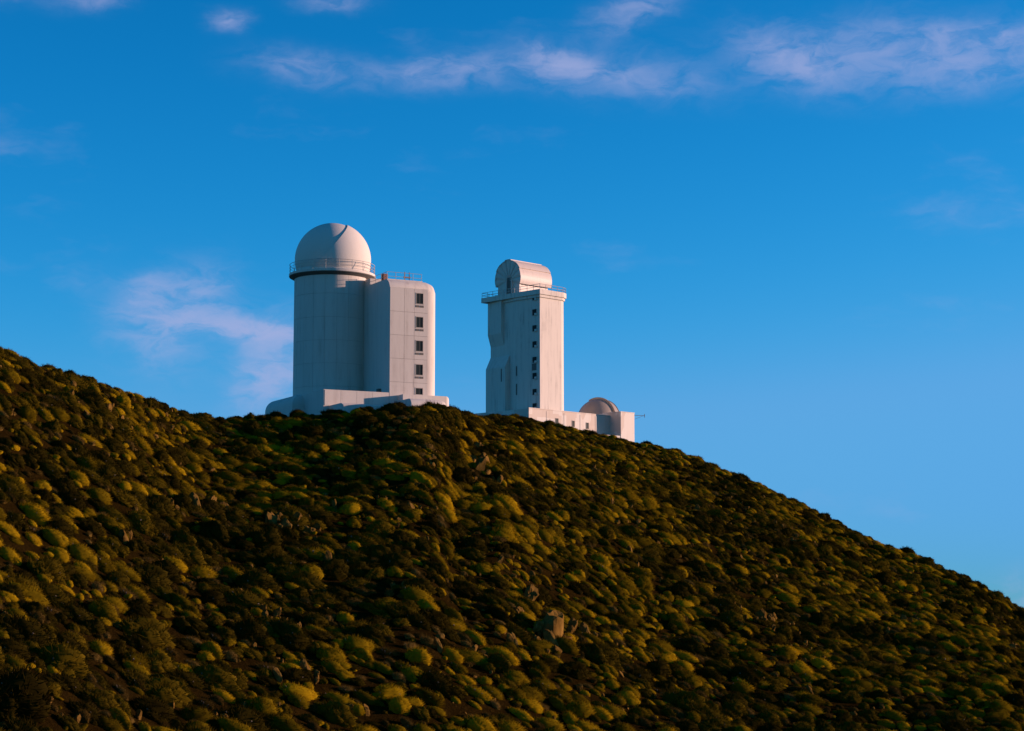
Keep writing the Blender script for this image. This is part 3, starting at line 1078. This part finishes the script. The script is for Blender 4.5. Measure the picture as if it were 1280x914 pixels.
def scatter():
    pts = []
    cell = 1.0
    grid = {}
    N = 90000
    dd = np.sqrt(npr.uniform(84 ** 2, 398 ** 2, N))
    uu = npr.uniform(-330, 1610, N)
    for d, u in zip(dd, uu):
        x = d * (u - 640) / FX
        c = crest(x, d)
        if d > c + 9:
            continue
        # keep the buildings free
        ub = u
        if 225 < d < 275 and 330 < u < 566 and d > c + .5:
            continue
        if d > 355 and 600 < u < 800 and d > c + 1.0:
            continue
        pr = patch(x, d)
        q = npr.rand()
        if pr > .25:
            kind = 'broom' if q < .72 else ('evergreen' if q < .88 else 'dry')
        elif pr > -.35:
            kind = 'broom' if q < .48 else ('evergreen' if q < .84 else 'dry')
        else:
            kind = 'broom' if q < .22 else ('evergreen' if q < .82 else 'dry')
        if u < 420 and d < 165 and kind == 'broom' and npr.rand() < .35:
            kind = 'evergreen'               # the lower shoulder carries more dark scrub
        if d > c - 6 and npr.rand() < .45:
            kind = 'evergreen'
        s = {'broom': .7 + 1.75 * npr.rand() ** 1.4, 'evergreen': .9 + 2.3 * npr.rand() ** 1.4, 'dry': npr.uniform(.6, 1.5)}[kind]
        if d > c - 6:
            s *= .8
        gx, gy = int(x // 2), int(d // 2)
        ok = True
        for ax in (gx - 1, gx, gx + 1):
            for ay in (gy - 1, gy, gy + 1):
                for (px, py, ps) in grid.get((ax, ay), ()):
                    if (px - x) ** 2 + (py - d) ** 2 < (.31 * (ps + s)) ** 2:
                        ok = False; break
                if not ok: break
            if not ok: break
        if not ok:
            continue
        grid.setdefault((gx, gy), []).append((x, d, s))
        pts.append([kind, x, d, s, u])
    # single bushes that stand out against the sky or in the corner of the view
    for u, v, s, kind in ((1050, 662, 2.2, 'evergreen'), (490, 516, 2.6, 'evergreen'), (424, 518, 1.9, 'evergreen'), (375, 519, 1.6, 'evergreen'),
                          (1187, 728, 1.9, 'evergreen'), (112, 476, 1.8, 'evergreen'), (86, 470, 1.5, 'evergreen'), (18, 880, 4.2, 'evergreen'), (30, 800, 3.0, 'evergreen'),
                          (527, 517, 2.0, 'evergreen'), (545, 517, 1.9, 'evergreen'), (557, 518, 2.2, 'evergreen'), (566, 519, 2.0, 'evergreen'), (538, 518, 1.7, 'broom'), (655, 528, 2.3, 'evergreen'), (345, 521, 1.7, 'evergreen')):
        x, d = ray_ground(u, v)
        pts.append([kind, x, d, s, u])
    return pts


PTS = scatter()
zz = ground_z(np.array([p[1] for p in PTS]), np.array([p[2] for p in PTS]))
zx = ground_z(np.array([p[1] + .8 for p in PTS]), np.array([p[2] for p in PTS]))
zy = ground_z(np.array([p[1] for p in PTS]), np.array([p[2] + .8 for p in PTS]))
ITEMS = []
for i, (kind, x, y, s, u) in enumerate(PTS):
    n = Vector((-(zx[i] - zz[i]) / .8, -(zy[i] - zz[i]) / .8, 1)).normalized()
    n = Vector((0, 0, 1)).lerp(n, .75).normalized()
    yaw = npr.normal(0, .45)
    # the wind keeps the cushions low and leaning downhill
    n = (n + Vector((.20 + npr.normal(0, .10), npr.normal(0, .08), 0))).normalized()
    ax = (Vector((1, 0, 0)) - n * n.x).normalized()
    ay = n.cross(ax)
    q = Matrix((ax, ay, n)).transposed() @ Matrix.Rotation(yaw, 3, 'Z')
    st = npr.uniform(1.05, 2.1)
    ITEMS.append(dict(kind=kind, x=x, y=y, z=float(zz[i]) - .05 * s, s=(s * st ** .75, s / st ** .45, s * npr.uniform(.7, 1.1)), rot=q.to_euler(), st=st,
                      k=npr.randint(0, len(KIND[kind])), px=s * FX / y, u=u, d=s))


def in_view(it):
    v = 457 - F * math.tan(math.atan2(it['z'], it['y']) - PITCH)
    it['v'] = v
    return -5 < it['u'] < 1285 and v < 925 and it['y'] < crest(it['x'], it['y']) + 2


def where(it):
    u, v, y = it['u'], it['v'], it['y']
    c = crest(it['x'], y)
    if y > c - 9:
        if u < 300: return 'on the rising ridge beyond the domed tower'
        if u < 580: return 'on the crest before the domed tower'
        if u < 810: return 'on the crest before the square tower'
        return 'on the ridge line descending from the annex'
    vs_ = float(np.interp(u, _ug, T_V))
    t = (v - vs_) / (914 - vs_)
    h = 'high on' if t < .3 else ('midway up' if t < .62 else 'low on')
    if u < 300: return h + ' the steep shoulder'
    if u < 590: return h + ' the slope below the domed tower'
    if u < 810: return h + ' the slope below the square tower'
    return h + ' the slope below the annex'


LIMIT = {'broom': 300, 'evergreen': 160, 'dry': 90}
NAME = {'broom': 'broom_shrub', 'evergreen': 'evergreen_shrub', 'dry': 'dry_shrub'}
TXT = {'broom': ('golden-green', 'broom'), 'evergreen': ('dark', 'evergreen'), 'dry': ('dry', 'shrub')}
GRP = {'broom': 'broom shrubs on the hillside', 'evergreen': 'evergreen bushes on the hillside', 'dry': 'dry shrubs on the hillside'}
NEAR = {}
for it in ITEMS:
    for ax in (-1, 0, 1):
        for ay in (-1, 0, 1):
            NEAR.setdefault((int(it['x'] // 3) + ax, int(it['y'] // 3) + ay), []).append(it)
REST = {'broom': [], 'evergreen': [], 'dry': []}
PROTO = {}
for kind in KIND:
    its = [it for it in ITEMS if it['kind'] == kind]
    vis = sorted([it for it in its if in_view(it)], key=lambda it: -it['px'])
    top = vis[:LIMIT[kind]]
    ids = {id(it) for it in top}
    REST[kind] = [it for it in its if id(it) not in ids]
    sizes = sorted(it['d'] for it in top)
    a, b = sizes[len(sizes) // 3], sizes[2 * len(sizes) // 3]
    for it in top:
        o = empty(NAME[kind], (it['x'], it['y'], it['z']))
        o.rotation_euler = it['rot']; o.scale = it['s']
        size = 'huge' if it['d'] > 2.75 else ('broad' if it['d'] > b else ('middling' if it['d'] > a else 'small'))
        form = 'elongated ' if it['st'] > 1.7 else ('round ' if it['st'] < 1.3 else '')
        near = ''
        best = 9.0
        for ot in NEAR.get((int(it['x'] // 3), int(it['y'] // 3)), ()):
            q = (ot['x'] - it['x']) ** 2 + (ot['y'] - it['y']) ** 2
            if ot['kind'] != kind and ot['px'] > 12 and 0 < q < min(best, (.62 * (ot['d'] + it['d'])) ** 2):
                best = q
                near = {'broom': ', touching golden broom', 'evergreen': ', touching a dark bush', 'dry': ', touching dry twigs'}[ot['kind']]
        lab = size + ' ' + form + TXT[kind][0] + ' ' + TXT[kind][1] + ' ' + where(it) + near
        tag(o, lab, 'shrub', GRP[kind] + ', ' + lab)
        f = link_mesh('foliage', KIND[kind][it['k']], o)
        link_mesh('stem', STEMS[it['k'] % 3], o)
        PROTO.setdefault((kind, it['k']), f)


# low growth filling the gaps between the shrubs
low = []
for i in range(26000):
    d = math.sqrt(npr.uniform(86 ** 2, 385 ** 2)); u = npr.uniform(-300, 1580)
    x = d * (u - 640) / FX
    c = crest(x, d)
    if d > c + 4 or (d > c and (330 < u < 570 or 600 < u < 800)):
        continue
    kind = ('evergreen', 'dry', 'broom', 'broom', 'dry')[npr.randint(0, 5)]
    s = npr.uniform(.3, .85)
    low.append(dict(kind=kind, x=x, y=d, s=(s * npr.uniform(1, 1.6), s, s * npr.uniform(.7, 1.2)), rot=(npr.uniform(-.3, .3), npr.uniform(-.1, .5), npr.uniform(0, 6.28)),
                    k=npr.randint(0, len(KIND[kind]))))
for q, z in zip(low, ground_z(np.array([q['x'] for q in low]), np.array([q['y'] for q in low]))):
    q['z'] = float(z) - .04
    REST[q['kind']].append(q)


def stuff_instances(name, label, cat, items, protos):
    """one object: points carrying size and direction, each grown into a plant or stone"""
    me = bpy.data.meshes.new(name)
    me.from_pydata([(it['x'], it['y'], it['z']) for it in items], [], [])
    for nm, typ in (('size', 'FLOAT_VECTOR'), ('turn', 'FLOAT_VECTOR'), ('which', 'INT')):
        me.attributes.new(nm, typ, 'POINT')
    me.attributes['size'].data.foreach_set('vector', np.array([it['s'] for it in items], float).ravel())
    me.attributes['turn'].data.foreach_set('vector', np.array([tuple(it['rot']) for it in items], float).ravel())
    me.attributes['which'].data.foreach_set('value', np.array([it['k'] for it in items], int))
    o = link_mesh(name, me)
    tag(o, label, cat, kind='stuff')
    g = bpy.data.node_groups.new(name, 'GeometryNodeTree')
    g.interface.new_socket('Geometry', in_out='INPUT', socket_type='NodeSocketGeometry')
    g.interface.new_socket('Geometry', in_out='OUTPUT', socket_type='NodeSocketGeometry')
    gi = g.nodes.new('NodeGroupInput'); go = g.nodes.new('NodeGroupOutput')
    jn = g.nodes.new('GeometryNodeJoinGeometry')

    def attr(nm, typ):
        nd = g.nodes.new('GeometryNodeInputNamedAttribute'); nd.data_type = typ
        nd.inputs[0].default_value = nm
        return nd.outputs[0]
    sz, tn, wh = attr('size', 'FLOAT_VECTOR'), attr('turn', 'FLOAT_VECTOR'), attr('which', 'INT')
    er = g.nodes.new('FunctionNodeEulerToRotation'); g.links.new(tn, er.inputs[0])
    for k, ob in protos.items():
        cmp_ = g.nodes.new('FunctionNodeCompare'); cmp_.data_type = 'INT'; cmp_.operation = 'EQUAL'
        g.links.new(wh, cmp_.inputs[2]); cmp_.inputs[3].default_value = k
        oi = g.nodes.new('GeometryNodeObjectInfo'); oi.transform_space = 'ORIGINAL'
        oi.inputs[0].default_value = ob; oi.inputs[1].default_value = True
        ip = g.nodes.new('GeometryNodeInstanceOnPoints')
        g.links.new(gi.outputs[0], ip.inputs['Points']); g.links.new(cmp_.outputs[0], ip.inputs['Selection'])
        g.links.new(oi.outputs['Geometry'], ip.inputs['Instance'])
        g.links.new(er.outputs[0], ip.inputs['Rotation']); g.links.new(sz, ip.inputs['Scale'])
        g.links.new(ip.outputs[0], jn.inputs[0])
    g.links.new(jn.outputs[0], go.inputs[0])
    md = o.modifiers.new('scatter', 'NODES'); md.node_group = g
    return o


for kind in KIND:
    pr = {k: f for (kd, k), f in PROTO.items() if kd == kind}
    for it in REST[kind]:
        if it['k'] not in pr:
            it['k'] = next(iter(pr))
    stuff_instances(kind + '_scrub', {'broom': 'mass of small golden-green broom covering the hillside', 'evergreen': 'mass of small dark evergreen scrub covering the hillside',
                                      'dry': 'mass of small dry brown scrub covering the hillside'}[kind], 'scrub', REST[kind], pr)

# --- boulders one can pick out, then loose stones
BOULDERS = [(690, 796, 3.3, 3, 'tall pale boulder of the outcrop mid-slope'), (672, 792, 2.2, 3, 'pale boulder'), (655, 800, 2.3, 0, 'pale boulder'), (703, 802, 1.8, 4, 'pale boulder'),
            (660, 752, 2.6, 5, 'upright'), (733, 798, 2.0, 5, 'dark'), (640, 792, 1.6, 2, 'low'), (695, 818, 1.8, 2, 'low'), (648, 768, 1.5, 3, 'x'), (714, 790, 1.7, 1, 'x'),
            (245, 640, 2.4, 5, 'x'), (262, 634, 1.9, 1, 'x'), (278, 638, 1.6, 3, 'x'), (340, 660, 2.2, 1, 'x'), (356, 664, 2.4, 0, 'x'), (371, 660, 2.2, 5, 'x'), (386, 668, 1.7, 4, 'x'), (350, 652, 1.7, 3, 'x'),
            (130, 520, 1.8, 5, 'x'), (150, 530, 1.5, 1, 'x'), (157, 680, 1.6, 5, 'x'), (262, 762, 1.1, 4, 'x'), (120, 662, 1.0, 2, 'x'), (280, 905, 1.2, 3, 'x'), (440, 892, 1.6, 2, 'x'), (456, 890, 1.4, 4, 'x'),
            (952, 778, 2.2, 1, 'x'), (965, 782, 1.9, 5, 'x'), (925, 784, 1.7, 0, 'x'), (988, 786, 1.6, 3, 'x'), (1115, 782, 1.5, 4, 'x'), (1130, 780, 1.8, 1, 'x'), (1030, 826, 1.8, 2, 'x'), (1265, 812, 1.6, 3, 'x'),
            (600, 588, 2.6, 1, 'x'), (608, 582, 2.2, 5, 'x'), (596, 560, 1.9, 3, 'x'), (624, 604, 1.8, 0, 'x'), (742, 590, 2.2, 4, 'x'), (540, 575, 1.7, 2, 'x'), (512, 640, 1.5, 3, 'x'), (440, 700, 1.5, 1, 'x'),
            (330, 780, 1.5, 5, 'x'), (345, 770, 1.3, 0, 'x'), (556, 672, 1.4, 4, 'x'), (870, 640, 1.7, 1, 'x'), (812, 700, 1.6, 3, 'x'), (1180, 760, 1.6, 5, 'x'), (590, 820, 1.6, 0, 'x'), (505, 740, 1.4, 1, 'x')]


for (bu, bv, bs, bk, _) in list(BOULDERS):
    for j in range(2):
        BOULDERS.append((bu + npr.normal(0, 13), bv + npr.normal(0, 6), bs * npr.uniform(.45, .75), (bk + 1 + j) % 6, ''))


def rock_place(u, v):
    if 630 < u < 745 and 740 < v < 830: return 'in the tan outcrop below the square tower'
    if 230 < u < 400 and 600 < v < 690: return 'in the rock band below the domed tower'
    if 580 < u < 630 and v < 620: return 'in the crags just under the square tower'
    if 910 < u < 1000: return 'in the stony gully below the annex'
    if u < 300: return 'among the scrub on the shoulder uphill of the domed tower'
    if u < 600: return 'among the scrub on the slope below the domed tower'
    return 'among the scrub on the slope below the annex'


FIRST_ROCK = {}
for n, (u, v, s, k, _) in enumerate(BOULDERS):
    s *= .95 if n == 0 else .66
    x, y = ray_ground(u, v)
    o = link_mesh('boulder', ROCKS[k], None)
    o.location = (x, y, float(ground_z(x, y)) + .10 * s)
    o.rotation_euler = (npr.uniform(-.5, .5), npr.uniform(-.5, .5), npr.uniform(0, 6.28))
    if n == 0:
        o.rotation_euler = (.3, -.32, .95)
    o.scale = (s * npr.uniform(.8, 1.1), s * npr.uniform(.8, 1.1), s * npr.uniform(.9, 1.2))
    shape = ('rough tan boulder', 'tall tan boulder', 'low tan boulder', 'angular tan boulder', 'flat-topped tan boulder', 'upright tan rock slab')[k]
    size = 'largest ' if s > 3 else ('' if s > 1.75 else 'small ')
    lab = size + shape + ' ' + rock_place(u, v)
    tag(o, lab, 'boulder', 'boulders on the hillside, ' + lab)
    FIRST_ROCK.setdefault(k, o)

stones = []
for i in range(9000):
    d = math.sqrt(npr.uniform(86 ** 2, 372 ** 2)); u = npr.uniform(-250, 1530)
    x = d * (u - 640) / FX
    if d > crest(x, d) + 2 or patch(x * 1.7 + 40, d * 1.7) < -.1:
        continue
    s = .12 + .6 * npr.rand() ** 2.0
    stones.append(dict(x=x, y=d, z=0, s=(s * npr.uniform(.7, 1.4), s, s * npr.uniform(.6, 1.6)), rot=(npr.uniform(-.5, .5), npr.uniform(-.5, .5), npr.uniform(0, 6.28)), k=npr.randint(0, 6)))
zs_ = ground_z(np.array([q['x'] for q in stones]), np.array([q['y'] for q in stones]))
for q, z in zip(stones, zs_):
    q['z'] = float(z) + .15 * q['s'][2]
stuff_instances('loose_stones', 'loose brown lava stones lying between the shrubs', 'stones', stones, FIRST_ROCK)
print('plants', len(ITEMS), 'rest', {k: len(v) for k, v in REST.items()}, 'stones', len(stones))
